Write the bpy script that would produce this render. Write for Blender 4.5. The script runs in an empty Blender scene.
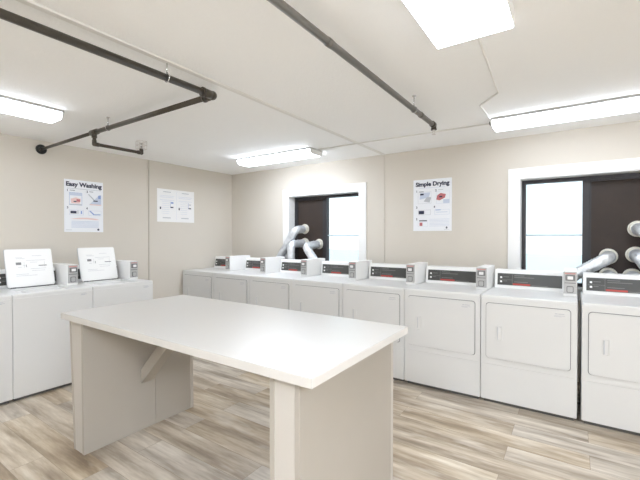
import bpy, bmesh, math, random
from mathutils import Vector, Matrix, Euler
random.seed(4)
sc = bpy.context.scene
COL = sc.collection
PI = math.pi

# ------------------------------------------------------------------ materials
def srgb(r, g, b):
    f = lambda c: (c/255/12.92) if c/255 <= .04045 else ((c/255+.055)/1.055)**2.4
    return (f(r), f(g), f(b), 1.0)

def mat(name, col, rough=.5, metal=0., bump=0., bscale=60., vary=0., vscale=8., coat=0.):
    m = bpy.data.materials.new(name); m.use_nodes = True
    nt = m.node_tree; b = nt.nodes['Principled BSDF']
    b.inputs['Base Color'].default_value = col
    b.inputs['Roughness'].default_value = rough
    b.inputs['Metallic'].default_value = metal
    b.inputs['Coat Weight'].default_value = coat
    tc = nt.nodes.new('ShaderNodeTexCoord')
    if vary:
        n = nt.nodes.new('ShaderNodeTexNoise'); n.inputs['Scale'].default_value = vscale; n.inputs['Detail'].default_value = 4
        nt.links.new(tc.outputs['Object'], n.inputs['Vector'])
        mx = nt.nodes.new('ShaderNodeMix'); mx.data_type = 'RGBA'
        mx.inputs['A'].default_value = tuple(c*(1-vary) for c in col[:3])+(1,)
        mx.inputs['B'].default_value = tuple(min(1, c*(1+vary)) for c in col[:3])+(1,)
        nt.links.new(n.outputs['Fac'], mx.inputs['Factor'])
        nt.links.new(mx.outputs['Result'], b.inputs['Base Color'])
    if bump:
        n = nt.nodes.new('ShaderNodeTexNoise'); n.inputs['Scale'].default_value = bscale; n.inputs['Detail'].default_value = 3
        nt.links.new(tc.outputs['Object'], n.inputs['Vector'])
        bp = nt.nodes.new('ShaderNodeBump'); bp.inputs['Strength'].default_value = bump; bp.inputs['Distance'].default_value = .01
        nt.links.new(n.outputs['Fac'], bp.inputs['Height']); nt.links.new(bp.outputs['Normal'], b.inputs['Normal'])
    return m

def emis(name, col, s):
    m = bpy.data.materials.new(name); m.use_nodes = True
    nt = m.node_tree; nt.nodes.clear()
    e = nt.nodes.new('ShaderNodeEmission'); e.inputs['Color'].default_value = col; e.inputs['Strength'].default_value = s
    o = nt.nodes.new('ShaderNodeOutputMaterial'); nt.links.new(e.outputs[0], o.inputs['Surface'])
    return m

LAMP = 18.0; LAMPR = 9.0; LAMP1 = 10.5; LAMP2 = 12.0; LAMP3 = 30.0; LAMP4 = 58.0
SKY = 1.45
M = {}
M['wall'] = mat('beige_paint', (.645, .602, .535, 1), .85, bump=.08, bscale=140, vary=.02, vscale=2)
M['ceil'] = mat('ceiling_texture', (.95, .95, .94, 1), .95, bump=.22, bscale=70)
M['batten'] = mat('batten_paint', (.80, .79, .755, 1), .8)
M['wallbatten'] = mat('wall_batten_shade', (.56, .52, .46, 1), .8)  # wall colour darkened to carry the shadow of the seam
M['trim'] = mat('white_trim', (.86, .86, .85, 1), .35, vary=.01)
M['enamel'] = mat('white_enamel', (.69, .69, .68, 1), .32, bump=.01, bscale=300, vary=.01, vscale=3)
M['enamel2'] = mat('white_plastic', (.84, .84, .83, 1), .35)
M['gap'] = mat('dark_gasket', (.10, .10, .10, 1), .7)
M['doorgap'] = mat('grey_gap_shade', (.20, .20, .20, 1), .6)  # shade of the door gap as a colour
M['toe'] = mat('shaded_toe', (.11, .105, .10, 1), .7)  # shadow under the cabinets is put into this dark grey
M['label'] = mat('label_grey', (.70, .70, .69, 1), .5)
M['ink'] = mat('ink_grey', (.22, .22, .23, 1), .6)
M['inklt'] = mat('ink_light', (.52, .53, .56, 1), .6)
M['panel'] = mat('console_grey', (.062, .062, .058, 1), .35, vary=.15, vscale=14)
M['panelline'] = mat('console_line', (.20, .20, .19, 1), .5)
M['red'] = mat('console_red', (.45, .06, .05, 1), .5)
M['button'] = mat('button_white', (.85, .85, .85, 1), .3)
M['coinface'] = mat('coin_plate', (.50, .50, .50, 1), .38, metal=.4, vary=.1, vscale=40)
M['coinred'] = mat('coin_label', (.55, .30, .28, 1), .5)
M['coindark'] = mat('coin_dark', (.20, .20, .20, 1), .4, metal=.4)
M['chrome'] = mat('chrome', (.75, .75, .75, 1), .2, metal=.9)
M['pipe'] = mat('dark_pipe', (.080, .068, .053, 1), .38, metal=.35, vary=.25, vscale=12)
M['pipe2'] = mat('lit_pipe', (.165, .15, .13, 1), .38, metal=.35, vary=.2, vscale=12)  # same painted steel as the dark pipe, stronger light put into its colour
M['black'] = mat('hole_black', (.02, .02, .018, 1), .5)  # dark of the opening around the pipe, as a colour
M['wire'] = mat('wire_white', (.70, .66, .63, 1), .4)
M['lam'] = mat('white_laminate', (.565, .548, .52, 1), .32, vary=.01, vscale=5)
M['lamedge'] = mat('laminate_edge', (.66, .635, .60, 1), .4)
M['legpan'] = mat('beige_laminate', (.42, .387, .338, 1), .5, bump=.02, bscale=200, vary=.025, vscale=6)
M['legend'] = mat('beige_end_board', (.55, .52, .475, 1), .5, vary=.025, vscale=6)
M['bronze'] = mat('bronze_frame', (.035, .033, .036, 1), .4, metal=.3)
M['glazebar'] = mat('glazing_grey', (.45, .55, .60, 1), .5)
M['brown'] = mat('brown_board', (.026, .015, .010, 1), .6, bump=.05, bscale=40, vary=.35, vscale=9)
M['foil'] = mat('duct_foil', (.70, .72, .74, 1), .40, metal=.5, bump=1., bscale=30, vary=.30, vscale=22)
M['collar'] = mat('collar_galvanised', (.80, .78, .70, 1), .45, metal=.15)
M['paper'] = mat('poster_paper', (.84, .86, .90, 1), .55)
M['paper2'] = mat('notice_paper', (.86, .86, .86, 1), .5)
M['navy'] = mat('poster_navy', (.02, .025, .06, 1), .6)
M['pblue'] = mat('poster_blue', (.25, .35, .62, 1), .6)
M['ppale'] = mat('poster_pale', (.58, .64, .76, 1), .6)
M['pred'] = mat('poster_red', (.50, .16, .17, 1), .6)
M['ppink'] = mat('poster_pink', (.80, .60, .58, 1), .6)
M['pgrey'] = mat('poster_grey', (.50, .52, .56, 1), .6)
M['housing'] = mat('lamp_housing', (.42, .42, .41, 1), .45)
M['clipgrey'] = mat('lamp_clip', (.16, .16, .16, 1), .5)
M['diff'] = emis('lamp_diffuser', (.875, .95, 1.06, 1), LAMP)
M['diff1'] = emis('left_lamp_diffuser', (.875, .95, 1.06, 1), LAMP1)
M['diffr'] = emis('right_lamp_diffuser', (.875, .95, 1.06, 1), LAMPR)
M['diff4'] = emis('side_fill_diffuser', (.875, .95, 1.06, 1), LAMP4)  # glow of the added lamp on the right
M['diff2'] = emis('wide_lamp_diffuser', (.875, .95, 1.06, 1), LAMP2)
M['diff3'] = emis('rear_fill_diffuser', (.875, .95, 1.06, 1), LAMP3)  # glow of the added lamp behind the camera
M['snow'] = mat('pale_concrete', (.64, .69, .705, 1), .9, vary=.05, vscale=.6)
M['siding'] = mat('pale_siding', (.80, .86, .90, 1), .8, vary=.03, vscale=1)

def glass_mat():
    m = bpy.data.materials.new('window_glass'); m.use_nodes = True
    nt = m.node_tree; nt.nodes.clear()
    t = nt.nodes.new('ShaderNodeBsdfTransparent'); t.inputs['Color'].default_value = (.93, .97, .98, 1)
    g = nt.nodes.new('ShaderNodeBsdfGlossy'); g.inputs['Roughness'].default_value = .02
    f = nt.nodes.new('ShaderNodeFresnel'); f.inputs['IOR'].default_value = 1.45
    x = nt.nodes.new('ShaderNodeMixShader'); o = nt.nodes.new('ShaderNodeOutputMaterial')
    nt.links.new(f.outputs[0], x.inputs[0]); nt.links.new(t.outputs[0], x.inputs[1]); nt.links.new(g.outputs[0], x.inputs[2])
    nt.links.new(x.outputs[0], o.inputs['Surface'])
    return m
M['glass'] = glass_mat()

def floor_mat():
    m = bpy.data.materials.new('vinyl_planks'); m.use_nodes = True
    nt = m.node_tree; N = nt.nodes; L = nt.links; b = N['Principled BSDF']
    tc = N.new('ShaderNodeTexCoord')
    br = N.new('ShaderNodeTexBrick')
    br.offset = .37; br.offset_frequency = 2; br.squash = 1
    for k, v in (('Color1', (0, 0, 0, 1)), ('Color2', (1, 1, 1, 1)), ('Mortar', (.5, .5, .5, 1)), ('Scale', 1.), ('Mortar Size', .0012), ('Mortar Smooth', .1), ('Bias', 0.), ('Brick Width', 1.22), ('Row Height', .18)):
        br.inputs[k].default_value = v
    L.new(tc.outputs['Object'], br.inputs['Vector'])
    # each plank gets its own shift of the grain
    sep = N.new('ShaderNodeSeparateColor'); L.new(br.outputs['Color'], sep.inputs[0])
    mul = N.new('ShaderNodeVectorMath'); mul.operation = 'SCALE'; mul.inputs['Scale'].default_value = 37.
    L.new(br.outputs['Color'], mul.inputs[0])
    add = N.new('ShaderNodeVectorMath'); L.new(tc.outputs['Object'], add.inputs[0]); L.new(mul.outputs[0], add.inputs[1])
    def noise(sx, sy, scale, det, rough=.6):
        mp = N.new('ShaderNodeMapping'); mp.inputs['Scale'].default_value = (sx, sy, 1)
        L.new(add.outputs[0], mp.inputs[0])
        n = N.new('ShaderNodeTexNoise'); n.inputs['Scale'].default_value = scale; n.inputs['Detail'].default_value = det; n.inputs['Roughness'].default_value = rough
        L.new(mp.outputs[0], n.inputs['Vector']); return n
    n1 = noise(.9, 7., 1.5, 5); n2 = noise(1.6, 20., 2.0, 6); n3 = noise(1.3, 5., 1.3, 3)
    r1 = N.new('ShaderNodeValToRGB'); L.new(n1.outputs['Fac'], r1.inputs[0])
    e = r1.color_ramp.elements
    e[0].position = .30; e[0].color = srgb(128, 111, 90)
    e[1].position = .72; e[1].color = srgb(218, 208, 190)
    x = e.new(.44); x.color = srgb(163, 145, 121)
    x = e.new(.56); x.color = srgb(190, 174, 150)
    # grey planks
    r2 = N.new('ShaderNodeValToRGB'); L.new(n1.outputs['Fac'], r2.inputs[0])
    e = r2.color_ramp.elements
    e[0].position = .30; e[0].color = srgb(136, 124, 110)
    e[1].position = .70; e[1].color = srgb(222, 214, 202)
    mx = N.new('ShaderNodeMix'); mx.data_type = 'RGBA'
    L.new(sep.outputs[0], mx.inputs['Factor']); L.new(r1.outputs[0], mx.inputs['A']); L.new(r2.outputs[0], mx.inputs['B'])
    # fine streaks
    r3 = N.new('ShaderNodeValToRGB'); L.new(n2.outputs['Fac'], r3.inputs[0])
    r3.color_ramp.elements[0].position = .36; r3.color_ramp.elements[0].color = (.74, .71, .67, 1)
    r3.color_ramp.elements[1].position = .56; r3.color_ramp.elements[1].color = (1, 1, 1, 1)
    m2 = N.new('ShaderNodeMix'); m2.data_type = 'RGBA'; m2.blend_type = 'MULTIPLY'; m2.inputs['Factor'].default_value = .55
    L.new(mx.outputs['Result'], m2.inputs['A']); L.new(r3.outputs[0], m2.inputs['B'])
    # pale worn patches
    r4 = N.new('ShaderNodeValToRGB'); L.new(n3.outputs['Fac'], r4.inputs[0])
    r4.color_ramp.elements[0].position = .55; r4.color_ramp.elements[0].color = (0, 0, 0, 1)
    r4.color_ramp.elements[1].position = .72; r4.color_ramp.elements[1].color = (.65, .65, .65, 1)
    m3 = N.new('ShaderNodeMix'); m3.data_type = 'RGBA'; m3.inputs['B'].default_value = srgb(222, 215, 203)
    L.new(r4.outputs[0], m3.inputs['Factor']); L.new(m2.outputs['Result'], m3.inputs['A'])
    # seams
    m4 = N.new('ShaderNodeMix'); m4.data_type = 'RGBA'; m4.inputs['B'].default_value = srgb(140, 124, 106)
    L.new(br.outputs['Fac'], m4.inputs['Factor']); L.new(m3.outputs['Result'], m4.inputs['A'])
    L.new(m4.outputs['Result'], b.inputs['Base Color'])
    b.inputs['Roughness'].default_value = .40
    bp = N.new('ShaderNodeBump'); bp.inputs['Strength'].default_value = .12; bp.inputs['Distance'].default_value = .004
    L.new(n2.outputs['Fac'], bp.inputs['Height']); L.new(bp.outputs['Normal'], b.inputs['Normal'])
    return m
M['floor'] = floor_mat()

# ------------------------------------------------------------------ mesh helpers
class MB:
    def __init__(s): s.bm = bmesh.new()
    def box(s, x0, x1, y0, y1, z0, z1, bev=0, seg=2):
        b = bmesh.new()
        r = bmesh.ops.create_cube(b, size=1)
        for v in r['verts']:
            v.co = Vector(((x0+x1)/2+v.co.x*(x1-x0), (y0+y1)/2+v.co.y*(y1-y0), (z0+z1)/2+v.co.z*(z1-z0)))
        if bev: bmesh.ops.bevel(b, geom=list(b.edges), offset=bev, segments=seg, profile=.5, affect='EDGES', clamp_overlap=True)
        s._merge(b); return s
    def hexa(s, pts, bev=0):           # 8 points: bottom 4 ccw, top 4 ccw
        b = bmesh.new(); v = [b.verts.new(p) for p in pts]
        for f in ((3, 2, 1, 0), (4, 5, 6, 7), (0, 1, 5, 4), (1, 2, 6, 5), (2, 3, 7, 6), (3, 0, 4, 7)): b.faces.new([v[i] for i in f])
        if bev: bmesh.ops.bevel(b, geom=list(b.edges), offset=bev, segments=2, profile=.5, affect='EDGES', clamp_overlap=True)
        s._merge(b); return s
    def prism(s, poly, axis, a0, a1, bev=0):   # poly: 2-D outline, extruded along axis
        b = bmesh.new()
        def P(u, w, a): return {'x': (a, u, w), 'y': (u, a, w), 'z': (u, w, a)}[axis]
        A = [b.verts.new(P(u, w, a0)) for u, w in poly]; B = [b.verts.new(P(u, w, a1)) for u, w in poly]
        n = len(poly); fa = b.faces.new(A); fb = b.faces.new(B[::-1])
        for i in range(n): b.faces.new((A[i], B[i], B[(i+1) % n], A[(i+1) % n]))
        if bev:
            es = list(set(list(fa.edges)+list(fb.edges)))
            bmesh.ops.bevel(b, geom=es, offset=bev, segments=2, profile=.5, affect='EDGES', clamp_overlap=True)
        bmesh.ops.recalc_face_normals(b, faces=list(b.faces))
        s._merge(b); return s
    def tube(s, path, r, n=14, cap=True):
        pts = [Vector(p) for p in path]; b = bmesh.new(); rings = []
        up = None
        for i, p in enumerate(pts):
            t = (pts[min(i+1, len(pts)-1)]-pts[max(i-1, 0)]).normalized()
            if up is None:
                up = Vector((0, 0, 1)) if abs(t.z) < .9 else Vector((1, 0, 0))
            a = t.cross(up).normalized(); c = a.cross(t).normalized(); up = c
            rr = r[i] if isinstance(r, (list, tuple)) else r
            rings.append([b.verts.new(p+(a*math.cos(k*2*PI/n)+c*math.sin(k*2*PI/n))*rr) for k in range(n)])
        for A, B in zip(rings, rings[1:]):
            for k in range(n):
                f = b.faces.new((A[k], A[(k+1) % n], B[(k+1) % n], B[k])); f.smooth = True
        if cap:
            b.faces.new(rings[0][::-1]); b.faces.new(rings[-1])
        bmesh.ops.recalc_face_normals(b, faces=list(b.faces))
        s._merge(b); return s
    def sphere(s, c, r, sz=1.):
        b = bmesh.new(); bmesh.ops.create_uvsphere(b, u_segments=16, v_segments=10, radius=r)
        for v in b.verts: v.co = Vector((v.co.x, v.co.y, v.co.z*sz))+Vector(c)
        for f in b.faces: f.smooth = True
        s._merge(b); return s
    def ring(s, c, R, r, axis='x', n=24, m=8):
        c = Vector(c); P = []
        for k in range(n+1):
            a = 2*PI*k/n
            P.append(c+{'x': Vector((0, math.cos(a), math.sin(a))), 'y': Vector((math.cos(a), 0, math.sin(a))), 'z': Vector((math.cos(a), math.sin(a), 0))}[axis]*R)
        s.tube(P, r, m, cap=False); return s
    def _merge(s, b):
        me = bpy.data.meshes.new('tmp'); b.to_mesh(me); b.free(); s.bm.from_mesh(me); bpy.data.meshes.remove(me)
    def xf(s, mtx): s.bm.transform(mtx); return s
    def build(s, name, m, parent=None):
        me = bpy.data.meshes.new(name); s.bm.to_mesh(me); s.bm.free()
        me.materials.append(m)
        o = bpy.data.objects.new(name, me); COL.objects.link(o)
        if parent: o.parent = parent
        return o

def rrect(x0, x1, z0, z1, r, n=5):
    out = []
    for cx, cz, a0 in ((x1-r, z0+r, -PI/2), (x1-r, z1-r, 0), (x0+r, z1-r, PI/2), (x0+r, z0+r, PI)):
        for k in range(n+1):
            a = a0+PI/2*k/n; out.append((cx+r*math.cos(a), cz+r*math.sin(a)))
    return out

def bend(pts, r, n=6):                  # round the corners of a polyline
    pts = [Vector(p) for p in pts]; out = [pts[0]]
    for a, b, c in zip(pts, pts[1:], pts[2:]):
        d1 = (a-b); d2 = (c-b); q = min(r, d1.length*.48, d2.length*.48)
        p1 = b+d1.normalized()*q; p2 = b+d2.normalized()*q
        for k in range(n+1):
            t = k/n; out.append((1-t)**2*p1+2*t*(1-t)*b+t*t*p2)
    out.append(pts[-1]); return out

def tag(o, label=None, cat=None, group=None, kind=None):
    for k, v in (('label', label), ('category', cat), ('group', group), ('kind', kind)):
        if v: o[k] = v
    return o
def empty(name, loc, rz=0):
    o = bpy.data.objects.new(name, None); COL.objects.link(o); o.location = loc; o.rotation_euler = (0, 0, rz); o.empty_display_size = .1
    return o
def copy_tree(o, parent=None):
    kids = [c for c in ALLKIDS.get(o.name, [])]
    c = o.copy(); COL.objects.link(c)
    if parent: c.parent = parent
    for k in kids: copy_tree(k, c)
    return c
ALLKIDS = {}
def index_kids():
    ALLKIDS.clear()
    for o in bpy.data.objects:
        if o.parent: ALLKIDS.setdefault(o.parent.name, []).append(o)

def text_mesh(body, size, name, m, parent, loc, rot, bold=.0, align='CENTER', xs=1.):
    cu = bpy.data.curves.new(name, 'FONT'); cu.body = body; cu.size = size; cu.align_x = align; cu.align_y = 'CENTER'
    cu.offset = bold; cu.extrude = .0004; cu.resolution_u = 3
    t = bpy.data.objects.new(name+'_curve', cu); COL.objects.link(t)
    bpy.context.view_layer.update()
    me = bpy.data.meshes.new_from_object(t.evaluated_get(bpy.context.evaluated_depsgraph_get()))
    bpy.data.objects.remove(t); bpy.data.curves.remove(cu)
    me.materials.clear(); me.materials.append(m)
    o = bpy.data.objects.new(name, me); COL.objects.link(o); o.parent = parent
    o.location = loc; o.rotation_euler = rot; o.scale = (xs, 1, 1)
    return o

# ------------------------------------------------------------------ the room
H = 2.448
RX, RY = 7.4, -7.0
WT = .24
def struct(mb, name, m): return tag(mb.build(name, m), kind='structure')
struct(MB().box(-.2, RX+.2, RY-.2, .24, -.08, 0), 'floor', M['floor'])
struct(MB().box(-.2, RX+.2, RY-.2, .24, H, H+.12), 'ceiling', M['ceil'])
struct(MB().box(-.2, 0, RY, WT, 0, H), 'wall_left', M['wall'])
struct(MB().box(RX, RX+.2, RY, WT, 0, H), 'wall_right', M['wall'])
struct(MB().box(-.2, RX+.2, RY-.2, RY, 0, H), 'wall_front', M['wall'])
WZ0, WZ1 = .90, 2.008
W1 = (1.238, 2.432); W2 = (4.318, 5.515)
wb = MB()
wb.box(0, W1[0], 0, WT, 0, H).box(W1[1], W2[0], 0, WT, 0, H).box(W2[1], RX, 0, WT, 0, H)
for a, b in (W1, W2): wb.box(a, b, 0, WT, 0, WZ0).box(a, b, 0, WT, WZ1, H)
struct(wb, 'wall_back', M['wall'])
# ceiling joint strip and wall joint battens
struct(MB().prism([(2.765, H), (2.772, H-.008), (2.806, H-.008), (2.813, H)], 'y', RY, 0), 'trim_1', M['batten'])
struct(MB().box(2.770, 2.797, -.008, 0, 0, H, .002), 'trim_2', M['wall'])
struct(MB().box(0, .012, -1.503, -1.485, 0, H-.001, .002), 'trim_3', M['wallbatten'])

FY = .13                                 # window frame's inner face
def window(name, x0, x1, board_left):
    w = tag(empty(name, (0, 0, 0)), kind='structure')
    c = .108; cs = MB()
    cs.box(x0-c, x0, -.018, 0, WZ0-c, WZ1+c, .003).box(x1, x1+c, -.018, 0, WZ0-c, WZ1+c, .003)
    cs.box(x0, x1, -.018, 0, WZ1, WZ1+c, .003).box(x0, x1, -.018, 0, WZ0-c, WZ0, .003)
    cs.build('casing', M['trim'], w)
    rv = MB(); t = .006
    rv.box(x0, x0+t, -.012, FY, WZ0, WZ1).box(x1-t, x1, -.012, FY, WZ0, WZ1).box(x0+t, x1-t, -.012, FY, WZ1-t, WZ1).box(x0+t, x1-t, -.012, FY, WZ0, WZ0+t)
    rv.build('reveal', M['trim'], w)
    fr = MB(); f = .042
    fr.box(x0, x0+f, FY, FY+.08, WZ0, WZ1).box(x1-f, x1, FY, FY+.08, WZ0, WZ1).box(x0+f, x1-f, FY, FY+.08, WZ1-f, WZ1).box(x0+f, x1-f, FY, FY+.08, WZ0, WZ0+f)
    xm = (x0+x1)/2-.034
    fr.box(xm-.028, xm+.028, FY-.004, FY+.07, WZ0+f, WZ1-f, .002)
    fr.build('frame', M['bronze'], w)
    bx = (x0+f, xm-.028) if board_left else (xm+.028, x1-f)
    px = (xm+.028, x1-f) if board_left else (x0+f, xm-.028)
    bd = MB().box(bx[0], bx[1], FY+.02, FY+.045, WZ0+f, WZ1-f)
    tag(bd.build('vent_board', M['brown'], w), label='dark brown board filling half the window')
    sr = MB(); k = .016
    sr.box(bx[0], bx[0]+k, FY+.004, FY+.02, WZ0+f, WZ1-f).box(bx[1]-k, bx[1], FY+.004, FY+.02, WZ0+f, WZ1-f).box(bx[0]+k, bx[1]-k, FY+.004, FY+.02, WZ1-f-k, WZ1-f)
    sr.build('sash', M['bronze'], w)
    MB().box(px[0], px[1], FY+.045, FY+.051, WZ0+f, WZ1-f).build('pane', M['glass'], w)
    MB().box(px[0], px[1], FY+.030, FY+.044, 1.414, 1.431).build('glazing_bar', M['glazebar'], w)
    return w
window('window_1', W1[0], W1[1], True)
window('window_2', W2[0], W2[1], False)

# outside: pale ground and a pale neighbouring wall, both far from the glass
struct(MB().box(-30, 40, .26, 36, -.35, -.25), 'ground', M['snow'])

# ------------------------------------------------------------------ laundry machines
DEP = .71; TOP = .914
def body_mesh(W, hole=None):
    h = W/2; y0 = -DEP/2; y1 = DEP/2
    b = MB()
    if not hole:
        b.box(-h, h, y0, y1, .028, TOP, .010, 3)
    else:
        a, c, d, e = hole
        b.box(-h, h, y0, y1, .028, TOP-.03, .004, 1)
        bb = .010
        # the deck around the opening
        b.box(-h, h, y0, d, TOP-.04, TOP, bb, 3).box(-h, h, e, y1, TOP-.04, TOP, .006)
        b.box(-h, a, d-.012, e+.008, TOP-.04, TOP, .002).box(c, h, d-.012, e+.008, TOP-.04, TOP, .002)
    return b

def add_console(W, root, wide_text):
    h = W/2; y0 = .2126; y1 = .352
    prof = [(y0, TOP), (y0, TOP+.012), (y0+.022, 1.083), (y0+.034, 1.088), (y1, 1.088), (y1, TOP)]
    cn = MB().prism(prof, 'x', -h+.016, h-.103, .004).build('console', M['enamel2'], root)
    # the sloping face: local frame (u along x, v up the slope)
    p0 = Vector((0, y0, TOP+.012)); p1 = Vector((0, y0+.022, 1.083)); v = (p1-p0).normalized(); n = Vector((0, -v.z, v.y))
    def plate(u0, u1, v0, v1, off, th, name, m, bev=0):
        mb = MB().box(u0, u1, -th, 0, v0, v1, bev)
        ang = math.atan2(p1.y-p0.y, p1.z-p0.z)
        mb.xf(Matrix.Translation(p0+n*off) @ Matrix.Rotation(-ang, 4, 'X'))
        return mb.build(name, m, cn)
    a, b = -h+.040, -h+.570 if W > .67 else -h+.54
    plate(a, b, .016, .128, 0, .004, 'control_panel', M['panel'], .0015)
    for vz in (.038, .078): plate(a+.024, a+.041, vz+.002, vz+.019, .004, .008, 'button', M['button'], .002)
    plate(a+.128, a+.1305, .024, .122, .0035, .002, 'divider_line', M['panelline'])
    plate(a+.012, a+.13, .0665, .069, .0035, .002, 'divider_line', M['panelline'])
    plate(a+.135, a+.28, .020, .036, .0035, .002, 'red_stripe', M['red'])
    tx = MB()
    for (u0, u1, vv) in ((.05, .10, .092), (.05, .085, .052), (.29, .42, .022), (.145, .26, .048), (.145, .31, .092), (.145, .23, .108)):
        mb = MB().box(a+u0, a+u1, -.0015, 0, vv, vv+.005)
        ang = math.atan2(p1.y-p0.y, p1.z-p0.z)
        mb.xf(Matrix.Translation(p0+n*.0035) @ Matrix.Rotation(-ang, 4, 'X'))
        me = bpy.data.meshes.new('t'); mb.bm.to_mesh(me); mb.bm.free(); tx.bm.from_mesh(me); bpy.data.meshes.remove(me)
    tx.build('printed_lines', M['panelline'], cn)

def add_coin(W, root):
    h = W/2; x0, x1 = h-.100, h-.003; y0, y1 = -.055, .352; zt = 1.122
    cb = MB().box(x0, x1, y0, y1, TOP, zt, .004).build('coin_box', M['enamel2'], root)
    MB().box(x0+.003, x1-.003, y0-.005, y0+.001, TOP+.022, zt-.003, .002).build('face_plate', M['coinface'], cb)
    up = MB().box(x0+.016, x1-.014, y0-.016, y0-.004, 1.045, 1.094, .004)
    up.build('coin_slide', M['coindark'], cb)
    MB().box(x0+.030, x1-.028, y0-.022, y0-.015, 1.055, 1.082, .003).build('coin_button', M['button'], cb)
    MB().box(x0+.012, x1-.012, y0-.008, y0-.004, 1.098, 1.109).build('coin_label', M['coinred'], cb)
    MB().box(x0+.010, x1-.010, y0-.0075, y0-.004, 1.022, 1.028).build('coin_gap', M['coindark'], cb)
    MB().prism(rrect(x0+.024, x1-.024, .945, 1.000, .010), 'y', y0-.010, y0-.004).build('lock_rim', M['coindark'], cb)
    MB().prism(rrect(x0+.030, x1-.030, .951, .994, .007), 'y', y0-.015, y0-.009, .001).build('lock', M['coinface'], cb)

def make_dryer():
    W = .6825; h = W/2; y0 = -DEP/2
    r = empty('clothes_dryer', (0, 0, 0))
    body_mesh(W).build('body', M['enamel'], r)
    MB().box(-h+.02, h-.02, y0+.03, DEP/2-.02, 0, .04).build('toe_base', M['toe'], r)
    # lower access panel with its fine seam
    MB().box(-h+.004, h-.004, y0-.004, y0+.004, .032, .333, .002).build('lower_panel', M['enamel'], r)
    # front panel above it
    MB().box(-h+.002, h-.002, y0-.004, y0+.004, .3365, .896, .002).build('front_panel', M['enamel'], r)
    f = y0-.004
    MB().prism(rrect(-.3005, .3005, .384, .853, .024), 'y', f-.0015, f+.002).build('door_gap_shade', M['doorgap'], r)  # dark strip stands in for the shade in the gap round the door
    door = MB().prism(rrect(-.296, .296, .3885, .8485, .021), 'y', f-.014, f, .003).build('door', M['enamel'], r)
    d = f-.014
    # grip: a raised rim round a dished finger pull
    hx0, hx1, hz0, hz1 = -.219, -.171, .543, .667
    b = bmesh.new(); A = rrect(hx0, hx1, hz0, hz1, .010); Bq = rrect(hx0+.006, hx1-.006, hz0+.006, hz1-.006, .006); Cq = rrect(hx0+.010, hx1-.010, hz0+.010, hz1-.010, .004)
    rings = []
    for P, yy in ((A, d+.001), (A, d-.006), (Bq, d-.006), (Cq, d-.0015)):
        rings.append([b.verts.new((u, yy, w)) for u, w in P])
    n = len(A)
    for R0, R1 in zip(rings, rings[1:]):
        for k in range(n): b.faces.new((R0[k], R0[(k+1) % n], R1[(k+1) % n], R1[k]))
    b.faces.new(rings[-1]); bmesh.ops.recalc_face_normals(b, faces=list(b.faces))
    mb = MB(); mb._merge(b); mb.build('handle', M['enamel'], door)
    MB().box(hx0+.010, hx0+.016, d-.004, d-.0014, hz0+.012, hz1-.012).build('handle_slot', M['inklt'], door)
    # the label in the upper right corner
    lb = MB().box(.178, .272, d-.0015, d, .785, .829)
    lb.build('door_label', M['label'], door)
    MB().box(.180, .270, d-.0022, d-.001, .787, .827).build('label_face', M['enamel'], door)
    tx = MB()
    for x0, x1, z in ((.196, .214, .812), (.218, .258, .812), (.19, .262, .800), (.19, .240, .793)): tx.box(x0, x1, d-.003, d-.002, z, z+.006 if z > .81 else z+.003)
    tx.build('label_lines', M['inklt'], door)
    add_console(W, r, True); add_coin(W, r)
    return r

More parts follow.
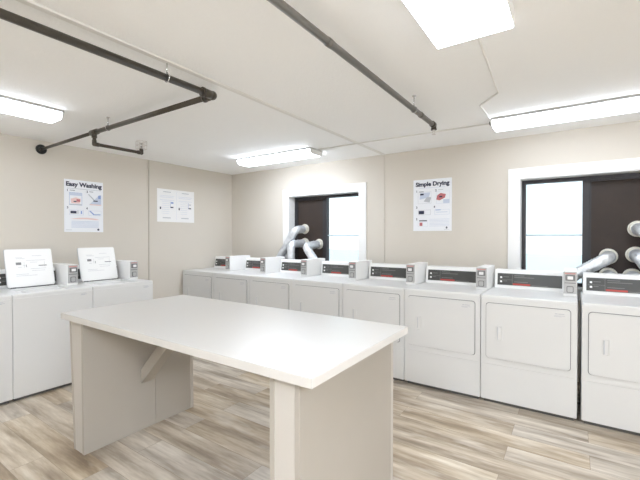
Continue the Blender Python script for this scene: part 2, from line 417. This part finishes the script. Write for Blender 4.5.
def make_washer():
    W = .6366; h = W/2; y0 = -DEP/2
    r = empty('clothes_washer', (0, 0, 0))
    hole = (-.215, .19, -.285, .095)
    body_mesh(W, hole).build('body', M['enamel'], r)
    MB().box(-h+.02, h-.02, y0+.03, DEP/2-.02, 0, .04).build('toe_base', M['toe'], r)
    MB().box(-h+.003, h-.003, y0-.004, y0+.004, .032, .880, .002).build('front_panel', M['enamel'], r)
    # tub rim seen through the open lid
    rim = MB(); a, c, d, e = hole
    rim.prism(rrect(a+.002, c-.002, d+.002, e-.002, .05), 'z', TOP-.029, TOP-.024)
    rim.build('tub_cover', M['enamel2'], r)
    MB().ring(((a+c)/2, (d+e)/2, TOP-.022), .15, .012, 'z').build('tub_ring', M['label'], r)
    MB().prism([((a+c)/2+.14*math.cos(k*PI/12), (d+e)/2+.14*math.sin(k*PI/12)) for k in range(24)], 'z', TOP-.024, TOP-.022).build('tub_opening', M['label'], r)
    # the raised lid, hinged at the back and leaning on the console
    lw = .193; lx = -.022
    th = math.radians(15.5)
    piv = Matrix.Translation((lx, .113, TOP+.010)) @ Matrix.Rotation(-th, 4, 'X')
    lid = MB().prism(rrect(-lw, lw, 0, .372, .014), 'y', -.006, .016, .004).xf(piv).build('lid', M['enamel2'], r)
    MB().prism(rrect(-lw-.003, lw+.003, -.003, .375, .015), 'y', .004, .010).xf(piv).build('lid_edge', M['inklt'], lid)
    MB().prism(rrect(-lw+.010, lw-.010, .012, .360, .010), 'y', -.008, -.005).xf(piv).build('lid_liner', M['trim'], lid)
    ht = MB()
    for s in (-1, 1): ht.box(s*.15-.02, s*.15+.02, -.004, .014, -.012, .004, .002)
    ht.box(-lw+.03, lw+.004, .003, .012, -.007, -.001)
    ht.box(lw-.001, lw+.005, .000, .012, -.004, .12)
    ht.xf(piv).build('hinge', M['gap'], lid)
    g = MB(); gl = MB(); y_ = -.0088
    for x0, x1, z0, z1 in ((-.115, -.072, .215, .240), (.068, .138, .197, .205), (-.035, -.030, .19, .215)): g.box(x0, x1, y_, y_+.002, z0, z1)
    for x0, x1, z in ((-.12, -.06, .285), (-.06, -.04, .205), (-.11, -.04, .275), (-.10, -.07, .19), (.0, .06, .235), (.0, .13, .17), (.01, .12, .150), (-.12, -.02, .12), (-.12, .05, .105), (.02, .10, .30), (-.03, .13, .255)):
        gl.box(x0, x1, y_, y_+.002, z, z+.003)
    for x in (-.05, .12): gl.box(x, x+.002, y_, y_+.002, .185, .24)
    g.xf(piv).build('lid_picture', M['ink'], lid); gl.xf(piv).build('lid_text', M['inklt'], lid)
    # the label at the top right of the front
    f = y0-.004
    lb = MB().box(h-.115, h-.038, f-.0015, f, .838, .876).build('front_label', M['label'], r)
    MB().box(h-.113, h-.040, f-.002, f-.001, .840, .874).build('label_face', M['enamel'], lb)
    tx = MB()
    for x0, x1, z in ((-.103, -.060, .860), (-.105, -.05, .850), (-.105, -.07, .845)): tx.box(h+x0, h+x1, f-.003, f-.0019, z, z+.004)
    tx.build('label_lines', M['inklt'], lb)
    add_console(W, r, False); add_coin(W, r)
    return r

dry0 = make_dryer(); wash0 = make_washer()
index_kids()
XD, PD = .020, .6853
dl = ['white coin dryer pushed into the room corner, furthest of the dryer row',
      'white coin dryer second from the room corner',
      'white coin dryer third from the corner, below the left end of the boarded half window',
      'white coin dryer fourth from the corner, before the bright pane of the far window',
      'white coin dryer fifth from the corner, right of the far window, half behind the table',
      'white coin dryer right of the drying poster, first with its door in full view',
      'white coin dryer before the bright pane of the right window, left of the dark gap',
      'white coin dryer right of the dark gap, cut off by the photo edge']
for i in range(8):
    o = dry0 if i == 0 else copy_tree(dry0)
    x = XD+i*PD+PD/2 + (.021 if i == 7 else 0)
    o.location = (x, -.9876+DEP/2+.008, 0)
    tag(o, dl[i], 'dryer', 'white coin dryers along the window wall')
wl = ['white coin washer with its lid up, nearest the corner and ending the washer row',
      'white coin washer with its lid up, left of the poster, middle of the three',
      'white coin washer at the left photo edge, only a sliver in view']
for i in range(3):
    o = wash0 if i == 0 else copy_tree(wash0)
    o.location = (.8733-DEP/2-.004, -(1.9742+(i+.5)*.6386), 0); o.rotation_euler = (0, 0, PI/2)
    tag(o, wl[i], 'washer', 'white coin washers along the left wall')

# ------------------------------------------------------------------ vent ducts
def duct(hx, hz, path, label, r=.055):
    t = empty('vent_duct', (hx, FY+.02, hz))
    off = Vector(t.location)
    P = [Vector(p)-off for p in bend([(hx, FY+.019, hz)]+path, .075, 7)]
    # gentle corrugation of foil duct
    Q = []; R = []
    for a, b in zip(P, P[1:]):
        n = max(1, int((b-a).length/.011))
        for k in range(n): Q.append(a.lerp(b, k/n)); R.append(r+.0025*(len(Q) % 2)+random.uniform(-.0015, .0015))
    Q.append(P[-1]); R.append(r)
    MB().tube(Q, R, 16).build('duct_pipe', M['foil'], t)
    c = MB().tube([(0, -.001, 0), (0, -.012, 0)], .072, 24).tube([(0, -.010, 0), (0, -.055, 0)], .060, 24)
    c.ring((0, -.012, 0), .067, .008, 'y')
    c.build('collar', M['collar'], t)
    tag(t, label, 'duct', 'foil dryer ducts running into the window boards')
def down(x, y, ze):
    return [(x, y, .80), (x, y, ze), (x, -.252, ze)]
duct(1.43, 1.52, [(1.425, -.085, 1.505), (1.09, -.085, 1.04)]+down(1.02, -.085, .50), 'highest silver duct of the far window, slanting down to the left')
duct(1.43, 1.312, [(1.43, -.195, 1.295)]+down(1.435, -.195, .40), 'lower left silver duct of the far window, elbow near the window edge')
duct(1.69, 1.297, [(1.69, -.195, 1.27), (1.88, -.195, 1.03)]+down(1.90, -.195, .40), 'silver duct at the right of the far window board, beside its bright pane')
duct(5.062, 1.218, [(5.055, -.05, 1.215), (4.76, -.085, 1.02)]+down(4.62, -.085, .45), 'silver duct of the right window slanting down to the left towards the pane')
duct(5.275, 1.481, [(5.30, -.10, 1.46), (5.52, -.10, 1.10)]+down(5.53, -.085, .30), 'highest silver duct of the right window, cut by the photo edge')
duct(5.262, 1.24, [(5.275, -.06, 1.225), (5.395, -.085, 1.02)]+down(5.405, -.085, .45), 'silver duct under the highest one of the right window, slanting down to the right')
duct(5.062, 1.035, [(5.062, -.185, 1.03)]+down(5.03, -.185, .55), 'low silver duct with only its top showing, beneath the left-slanting duct')
duct(5.24, 1.035, [(5.24, -.20, 1.03)]+down(5.22, -.20, .55), 'low silver duct with only its top showing, near the right edge of the photo')

# ------------------------------------------------------------------ folding table
tb = tag(empty('folding_table', (3.0, -2.85, 0)), 'large white laminate folding table on two beige panel legs in the middle of the room', 'table')
TO = Vector((3.0, -2.85, 0))
def tpart(mb, name, m, par=None):
    mb.xf(Matrix.Translation(-TO)); o = mb.build(name, m, tb if par is None else par); return o
X0, X1, Y0, Y1 = 1.980, 4.021, -3.317, -2.385
tp = tpart(MB().box(X0, X1, Y0, Y1, .867, .905, .002), 'tabletop', M['lam'])
eb = MB()
e_ = .0012
eb.box(X0+.002, X1-.002, Y0-e_, Y0+.001, .8675, .902).box(X0+.002, X1-.002, Y1-.001, Y1+e_, .8675, .902)
eb.box(X0-e_, X0+.001, Y0+.002, Y1-.002, .8675, .902).box(X1-.001, X1+e_, Y0+.002, Y1-.002, .8675, .902)
tpart(eb, 'edge_band', M['lamedge'], tp)
def leg(xa0, xa1, xb0, xb1, ya, yb, zt=.867, seam=True):     # bottom x range, top x range
    t = .024
    lg = MB()
    def slab(b0, b1, t0, t1, y0, y1, z0=0.): return [(b0, y0, z0), (b1, y0, z0), (b1, y1, z0), (b0, y1, z0), (t0, y0, zt), (t1, y0, zt), (t1, y1, zt), (t0, y1, zt)]
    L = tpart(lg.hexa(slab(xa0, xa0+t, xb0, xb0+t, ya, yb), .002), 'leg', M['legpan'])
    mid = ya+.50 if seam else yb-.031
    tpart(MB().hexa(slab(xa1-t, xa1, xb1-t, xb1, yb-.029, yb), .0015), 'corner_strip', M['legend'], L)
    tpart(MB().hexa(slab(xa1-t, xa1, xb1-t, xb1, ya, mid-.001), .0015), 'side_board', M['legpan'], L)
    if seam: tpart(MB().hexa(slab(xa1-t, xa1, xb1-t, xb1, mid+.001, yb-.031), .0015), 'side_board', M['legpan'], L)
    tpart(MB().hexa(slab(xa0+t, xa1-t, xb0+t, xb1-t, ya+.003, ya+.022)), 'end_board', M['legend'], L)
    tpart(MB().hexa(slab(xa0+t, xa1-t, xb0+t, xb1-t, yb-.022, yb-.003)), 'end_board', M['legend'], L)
leg(2.050, 2.191, 1.992, 2.183, -3.272, -2.435)
leg(3.782, 3.934, 3.782, 3.934, -3.272, -2.385, seam=False)
# slanting brace from the left leg to the underside of the top
yb0, yb1 = -2.885, -2.80
br = MB().prism([(2.186, .335), (2.186, .440), (2.186+.427, .867), (2.186+.532, .867)], 'y', yb0, yb1)
tpart(br, 'brace', M['legpan'])

# ------------------------------------------------------------------ ceiling lamps
def wrap_lamp(loc, rz, label, name='ceiling_lamp'):
    t = tag(empty(name, loc, rz), label, 'lamp', 'wraparound ceiling lamps'); L = .61; w = .128
    MB().box(-L, L, -w-.004, w+.004, -.020, 0, .002).build('housing', M['housing'], t)
    prof = [(-w, -.018), (-w+.004, -.040), (-w+.020, -.064), (-w+.038, -.072), (w-.038, -.072), (w-.020, -.064), (w-.004, -.040), (w, -.018)]
    MB().prism(prof, 'x', -L+.012, L-.012).build('diffuser', M['diff'], t)
    for s in (-1, 1):
        MB().prism([(u*1.01, z-.001 if z < -.03 else -.003) for u, z in prof], 'x', s*L-.012 if s > 0 else -L, L if s > 0 else -L+.012).build('end_cap', M['trim'], t)
    return t
la = wrap_lamp((1.645, -.735, H), 0, 'long white lamp on the ceiling near the room corner, above the far window')
index_kids()
lb_ = copy_tree(la); lb_.location = (4.785, -.700, H); tag(lb_, 'long white lamp on the ceiling above the right-hand window')
lc = copy_tree(la); lc.location = (1.180, -3.635, H); lc.rotation_euler = (0, 0, PI/2); tag(lc, 'long white lamp on the ceiling at the left edge, over the washers')
cl = MB().box(4.150, 4.177, -.745, -.690, H-.030, H-.004, .003).xf(Matrix.Translation((-4.785, .700, -H)))
cl.build('end_clip', M['clipgrey'], lb_)
def wide_lamp(loc, label, m, lit_sides):
    t = tag(empty('ceiling_lamp', loc), label, 'lamp')
    hz = -.017 if lit_sides else -.080  # only the added lamps glow at the sides, to lift the ceiling
    MB().box(-.176, .176, -.605, .605, hz, 0, .002).build('housing', M['trim'], t)
    MB().prism([(-.173, hz), (-.173, -.084), (-.169, -.088), (.169, -.088), (.173, -.084), (.173, hz)], 'y', -.602, .602).build('diffuser', m, t)
    return t
wide_lamp((4.385, -3.09, H), 'wide bright lamp on the ceiling overhead, cut by the top of the photo', M['diff2'], False)
wide_lamp((4.385, -5.55, H), 'wide unseen fill lamp added on the ceiling at the back of the room', M['diff3'], True)  # invented fixture behind the camera, added to light dryers and ceiling
wide_lamp((6.6, -4.9, H), 'wide unseen fill lamp added on the ceiling at the right of the room', M['diff4'], True)  # invented fixture out of view, added to brighten the washer fronts
for q, k in ((lb_, 'diffr'), (lc, 'diff1')):
    for ch in q.children:
        if ch.name.startswith('diffuser'): ch.data = ch.data.copy(); ch.data.materials[0] = M[k]
# thin surface raceways between the lamps
def raceway(pts, label, r=.007):
    o = MB().tube(pts, r, 8).build('cable_raceway', M['batten'])
    tag(o, label, 'cable raceway')
raceway([(4.372, -2.49, H-.006), (4.372, -2.27, H-.006), (4.335, -1.45, H-.006), (4.17, -1.24, H-.006), (4.175, -.84, H-.006)], 'thin white raceway kinking across the ceiling from the wide lamp to the right lamp')
raceway([(2.275, -.73, H-.006), (3.2, -.71, H-.006), (4.155, -.68, H-.006)], 'thin white raceway along the ceiling between the two lamps by the windows')

# ------------------------------------------------------------------ sprinkler pipes
def hanger(parent, p, o, axis, r=.021, m='chrome'):
    h = MB(); p = Vector(p)
    h.ring(p-o, r+.003, .0035, axis, 20, 6)
    top = p+Vector((0, 0, r+.003)); h.tube([top-o, Vector((p.x, p.y, H-.001))-o], .0045, 8)
    h.tube([Vector((p.x, p.y, H-.005))-o, Vector((p.x, p.y, H-.0005))-o], .016, 12)
    h.build('hanger', M[m], parent)
PZ = 2.354; PY = -2.722; PX = 2.782
o = Vector((PX, PY, PZ))
sp = tag(empty('sprinkler_pipe', o), 'dark brown sprinkler pipe turning a corner under the ceiling into the left wall', 'pipe')
MB().tube([Vector((PX, RY+.001, PZ))-o, Vector((PX, PY, PZ))-o], .021, 18).build('long_run', M['pipe'], sp)
MB().tube([Vector((PX, PY, PZ))-o, Vector((1.185, PY-.012, PZ))-o], .019, 18).tube([Vector((1.185, PY-.012, PZ))-o, Vector((.004, PY-.012, PZ))-o], .015, 18).build('cross_run', M['pipe'], sp)
el = MB().sphere((0, 0, 0), .030).tube([(0, -.075, 0), (0, -.01, 0)], .028, 18).tube([(-.075, 0, 0), (-.01, 0, 0)], .027, 18).tube([(0, -.085, 0), (0, -.07, 0)], .031, 18).tube([(-.085, 0, 0), (-.07, 0, 0)], .030, 18)
el.build('elbow', M['pipe'], sp)
tx_ = 1.185-PX; ty_ = -.012
te = MB().tube([(tx_-.055, ty_, 0), (tx_+.055, ty_, 0)], .025, 18).tube([(tx_, ty_, .01), (tx_, ty_, -.05)], .022, 16)
te.build('tee', M['pipe'], sp)
BZ = 2.248-PZ
drop = bend([(tx_, ty_, -.03), (tx_, ty_, BZ), (tx_+.01, ty_+.44, BZ), (tx_+.01, ty_+.44, BZ+.045)], .03, 6)
MB().tube(drop, .0155, 14).build('branch', M['pipe'], sp)
fe = MB().sphere((tx_, ty_, BZ), .020).tube([(tx_, ty_, BZ), (tx_, ty_, BZ+.035)], .019, 14).tube([(tx_, ty_, BZ), (tx_, ty_+.04, BZ)], .019, 14)
fe.build('branch_elbow', M['pipe'], sp)
fe = MB().sphere((tx_+.01, ty_+.44, BZ), .020).tube([(tx_+.01, ty_+.44, BZ), (tx_+.01, ty_+.44, BZ+.035)], .019, 14).tube([(tx_+.01, ty_+.44, BZ), (tx_+.01, ty_+.40, BZ)], .019, 14)
fe.build('branch_elbow', M['pipe'], sp)
hx, hy, hz = tx_+.01, ty_+.44, BZ+.04
hd = MB().tube([(hx, hy, hz), (hx, hy, hz+.022)], .009, 12).tube([(hx-.011, hy, hz+.02), (hx-.013, hy, hz+.035), (hx, hy, hz+.05)], .003, 8).tube([(hx+.011, hy, hz+.02), (hx+.013, hy, hz+.035), (hx, hy, hz+.05)], .003, 8).tube([(hx, hy, hz+.050), (hx, hy, hz+.053)], .017, 14)
hdo = hd.build('sprinkler_head', M['chrome'], sp)
cg = MB(); c = .036
for sx in (-c, 0, c):
    for sy in (-c, 0, c):
        if sx or sy: cg.tube([(hx+sx, hy+sy, hz-.005), (hx+sx, hy+sy, hz+.075)], .0022, 6)
for zz in (hz-.005, hz+.035, hz+.075):
    cg.tube([(hx-c, hy-c, zz), (hx+c, hy-c, zz), (hx+c, hy+c, zz), (hx-c, hy+c, zz), (hx-c, hy-c, zz)], .0022, 6)
cg.build('wire_guard', M['wire'], hdo)
fl = MB().tube([(-PX+.001, ty_, 0), (-PX+.010, ty_, 0)], .052, 24).tube([(-PX+.008, ty_, 0), (-PX+.03, ty_, 0)], .026, 18)  # black disc stands in for the dark open hole around the pipe
tag(fl.build('wall_flange', M['black'], sp), label='black round flange on the wall, for the dark hole round the pipe')
hanger(sp, (PX, -3.06, PZ), o, 'y'); hanger(sp, (PX, -5.2, PZ), o, 'y'); hanger(sp, (1.43, PY-.012, PZ), o, 'x', .019)

QX, QZ = 3.809, 2.345
o = Vector((QX, -1.25, QZ))
s2 = tag(empty('sprinkler_pipe', o), 'straight grey sprinkler pipe under the ceiling ending short of the windows', 'pipe')
MB().tube([Vector((QX, RY+.001, QZ))-o, (0, -.03, 0)], .019, 18).build('long_run', M['pipe2'], s2)
e2 = MB().sphere((0, 0, 0), .023).tube([(0, -.05, 0), (0, -.0, 0)], .0245, 16).tube([(0, 0, 0), (0, 0, -.035)], .021, 14).tube([(0, 0, -.03), (0, 0, -.04)], .024, 14)
e2.build('elbow', M['pipe'], s2)
h2 = MB().tube([(0, 0, -.04), (0, 0, -.052)], .010, 12).tube([(-.009, 0, -.05), (-.011, 0, -.062), (0, 0, -.075)], .003, 8).tube([(.009, 0, -.05), (.011, 0, -.062), (0, 0, -.075)], .003, 8).tube([(0, 0, -.075), (0, 0, -.078)], .016, 14)
h2.build('sprinkler_head', M['wire'], s2)
for yy in (-1.62, -.32): MB().tube([(0, yy-.02, 0), (0, yy+.02, 0)], .0215, 16).build('coupling', M['pipe2'], s2)
hanger(s2, (QX, -1.72, QZ), o, 'y', .019); hanger(s2, (QX, -4.9, QZ), o, 'y', .019)

# ------------------------------------------------------------------ posters (local frame: u right, v up, facing +n)
def poster(name, loc, rz, w, h, label, cat, pm='paper'):
    t = tag(empty(name, loc, rz), label, cat)
    MB().box(-w/2, w/2, -.003, -.0005, -h/2, h/2).build('sheet', M[pm], t)
    return t
class Ink:
    def __init__(s, t): s.t = t; s.b = {}
    def bar(s, k, u0, u1, v0, v1, lift=0): s.b.setdefault(k, MB()).box(u0, u1, -.0036-lift, -.0028, v0, v1)
    def poly(s, k, pts, lift=0): s.b.setdefault(k, MB()).prism(pts, 'y', -.0036-lift, -.0028)
    def frame(s, k, u0, u1, v0, v1, t=.003):
        s.bar(k, u0, u1, v0, v0+t); s.bar(k, u0, u1, v1-t, v1); s.bar(k, u0, u0+t, v0, v1); s.bar(k, u1-t, u1, v0, v1)
    def done(s):
        nm = dict(navy='dark_print', pblue='blue_print', ppale='pale_print', pred='red_print', ppink='pink_print', pgrey='grey_print')
        for k, b in s.b.items(): b.build(nm[k], M[k], s.t)
def heading(t, body, w, v):
    o = text_mesh(body, .068, 'heading', M['navy'], t, (0, -.0032, v), (PI/2, 0, 0), bold=.0032)
    o.scale = (w/max(.01, o.dimensions.x), 1, 1)

# wall poster about washing, on the left wall: facing +x, so turned a quarter
pw, ph = .425, .605
p1 = poster('instruction_poster', (.0005, -2.305, 1.763), PI/2, pw, ph, 'white poster headed Easy Washing on the left wall above the washers', 'poster')
heading(p1, 'Easy Washing', .39, .248)
k = Ink(p1)
k.bar('pgrey', -.18, .19, .198, .203)
def num(u, v, n): text_mesh(n, .034, 'step_number', M['navy'], k.t, (u, -.0034, v), (PI/2, 0, 0), bold=.001)
num(-.178, .175, '1'); num(.032, .175, '2'); num(-.178, -.022, '3'); num(.028, -.022, '4')
k.bar('navy', -.155, -.10, .176, .181); k.bar('navy', .055, .10, .176, .181)
k.frame('pblue', -.160, -.025, .010, .155); k.bar('ppale', -.155, -.03, .12, .15); k.poly('ppink', [(-.14, .03), (-.05, .03), (-.04, .085), (-.09, .10), (-.145, .08)])
k.bar('pred', -.085, -.045, .05, .08, .0004); k.bar('navy', -.115, -.085, .045, .058, .0004); k.bar('pgrey', -.155, -.03, .012, .022, .0003)
k.poly('ppale', [(.05, .02), (.19, .02), (.19, .15), (.17, .15)]); k.poly('pgrey', [(.04, .145), (.05, .150), (.13, .07), (.12, .06)]); k.bar('navy', .10, .15, .065, .078, .0004); k.bar('ppink', .06, .19, .02, .032, .0004)
k.bar('pblue', .155, .185, .10, .14, .0004)
k.frame('ppale', -.16, -.01, -.105, -.045); k.bar('navy', -.148, -.085, -.088, -.058, .0004); k.bar('pgrey', -.075, -.065, -.09, -.05); k.bar('pblue', -.04, -.025, -.09, -.055)
k.frame('ppale', .045, .19, -.105, -.045); k.poly('pblue', [(.05, -.05), (.07, -.05), (.11, -.088), (.18, -.085), (.18, -.095), (.10, -.098)])
k.poly('ppink', [(-.155, -.152), (-.06, -.136), (.03, -.132), (.12, -.140), (.17, -.153), (.12, -.158), (.03, -.150), (-.06, -.152)])
for i in range(6): k.bar('ppale', -.14, .16, -.180-i*.014, -.174-i*.014)
k.bar('pgrey', -.195, -.135, -.281, -.276)
k.poly('navy', [(.155+.013*math.cos(a*PI/6), -.272+.013*math.sin(a*PI/6)) for a in range(12)])
k.done()

# wide paper notice on the left wall beyond the batten
p2 = poster('paper_notice', (.0005, -1.068, 1.847), PI/2, .61, .465, 'wide white paper notice in two columns on the left wall nearest the corner', 'notice', 'paper2')
k = Ink(p2)
for s in (-1, 1):
    c = s*.150
    k.bar('pgrey', c-.06, c+.06, .188, .198); k.bar('ppale', c-.115, c+.115, .135, .139); k.bar('ppale', c-.115, c+.10, .115, .119); k.bar('ppale', c-.115, c+.115, .075, .079)
    for q in range(7): k.bar('ppale', c-.085, c+.035, .055-q*.028, .058-q*.028)
    k.bar('navy', c-.115, c-.095, -.055, -.025); k.bar('pgrey', c-.118, c-.09, -.028, -.018)
    k.bar('navy', c+.055, c+.10, -.030, -.014); k.bar('pblue' if s < 0 else 'pgrey', c+.06, c+.10, .03 if s < 0 else .025, .055 if s < 0 else .04)
    k.bar('pblue', c+.048, c+.053, -.03, .06)
    k.bar('pgrey', c-.07, c+.055, -.180, -.168)
k.bar('ppale', -.001, .001, -.20, .20)
k.done()

# drying poster on the back wall
p3 = poster('instruction_poster', (3.401, -.0005, 1.780), 0, .455, .612, 'white poster headed Simple Drying on the window wall between the windows', 'poster')
heading(p3, 'Simple Drying', .40, .248)
k = Ink(p3)
k.bar('ppale', -.16, .15, .203, .207)
num(-.185, .168, '1'); num(.045, .168, '2'); num(-.185, -.024, '3'); num(.028, -.024, '4'); num(-.185, -.165, '5')
k.bar('navy', -.155, -.10, .158, .165); k.bar('pgrey', .07, .13, .172, .178)
k.poly('ppale', [(-.15, .07), (-.04, .09), (-.02, .15), (-.14, .15)]); k.poly('pgrey', [(-.10, .045), (-.03, .030), (-.01, .09), (-.06, .10)]); k.bar('navy', -.145, -.10, .12, .14, .0004)
k.frame('pgrey', -.17, -.01, .02, .16, .002)
k.poly('pred', [(.05, .06), (.09, .05), (.15, .08), (.16, .12), (.10, .135), (.06, .11)]); k.bar('ppale', .13, .20, .015, .06); k.bar('navy', .085, .12, .085, .10, .0004); k.frame('ppale', .05, .205, .012, .155, .002)
k.frame('pgrey', -.165, -.015, -.115, -.055); k.bar('navy', -.16, -.095, -.105, -.065, .0004)
k.frame('ppale', .03, .20, -.115, -.055); k.bar('pblue', .04, .10, -.065, -.058); k.bar('ppale', .05, .18, -.09, -.083)
k.bar('navy', -.155, -.06, -.19, -.178); k.bar('pred', -.15, -.115, -.245, -.205); k.frame('ppale', -.17, -.05, -.255, -.195, .002)
for i in range(6): k.bar('ppale', -.03, .20, -.17-i*.016, -.166-i*.016)
k.poly('navy', [(.17+.010*math.cos(a*PI/6), -.268+.012*math.sin(a*PI/6)) for a in range(12)])
k.bar('pgrey', .14, .20, -.291, -.287)
k.done()

# ------------------------------------------------------------------ sky, camera, view
w = bpy.data.worlds.new('overcast_sky'); sc.world = w; w.use_nodes = True
bg = w.node_tree.nodes['Background']; bg.inputs['Color'].default_value = (.86, .95, 1, 1); bg.inputs['Strength'].default_value = SKY
cam = bpy.data.cameras.new('camera'); co = bpy.data.objects.new('camera', cam); COL.objects.link(co)
co.location = (4.7931, -4.3969, 1.4125)
co.rotation_euler = Euler((PI/2-.0103, 0, .5975), 'XYZ')
cam.sensor_fit = 'HORIZONTAL'; cam.sensor_width = 36; cam.lens = 374.2166*36/640; cam.clip_start = .02
sc.camera = co
vs = sc.view_settings; vs.view_transform = 'Standard'; vs.look = 'None'; vs.exposure = 0.43; vs.gamma = 1; vs.use_curve_mapping = False
sc.cycles.use_denoising = True; sc.cycles.max_bounces = 12; sc.cycles.diffuse_bounces = 8; sc.cycles.sample_clamp_indirect = 6
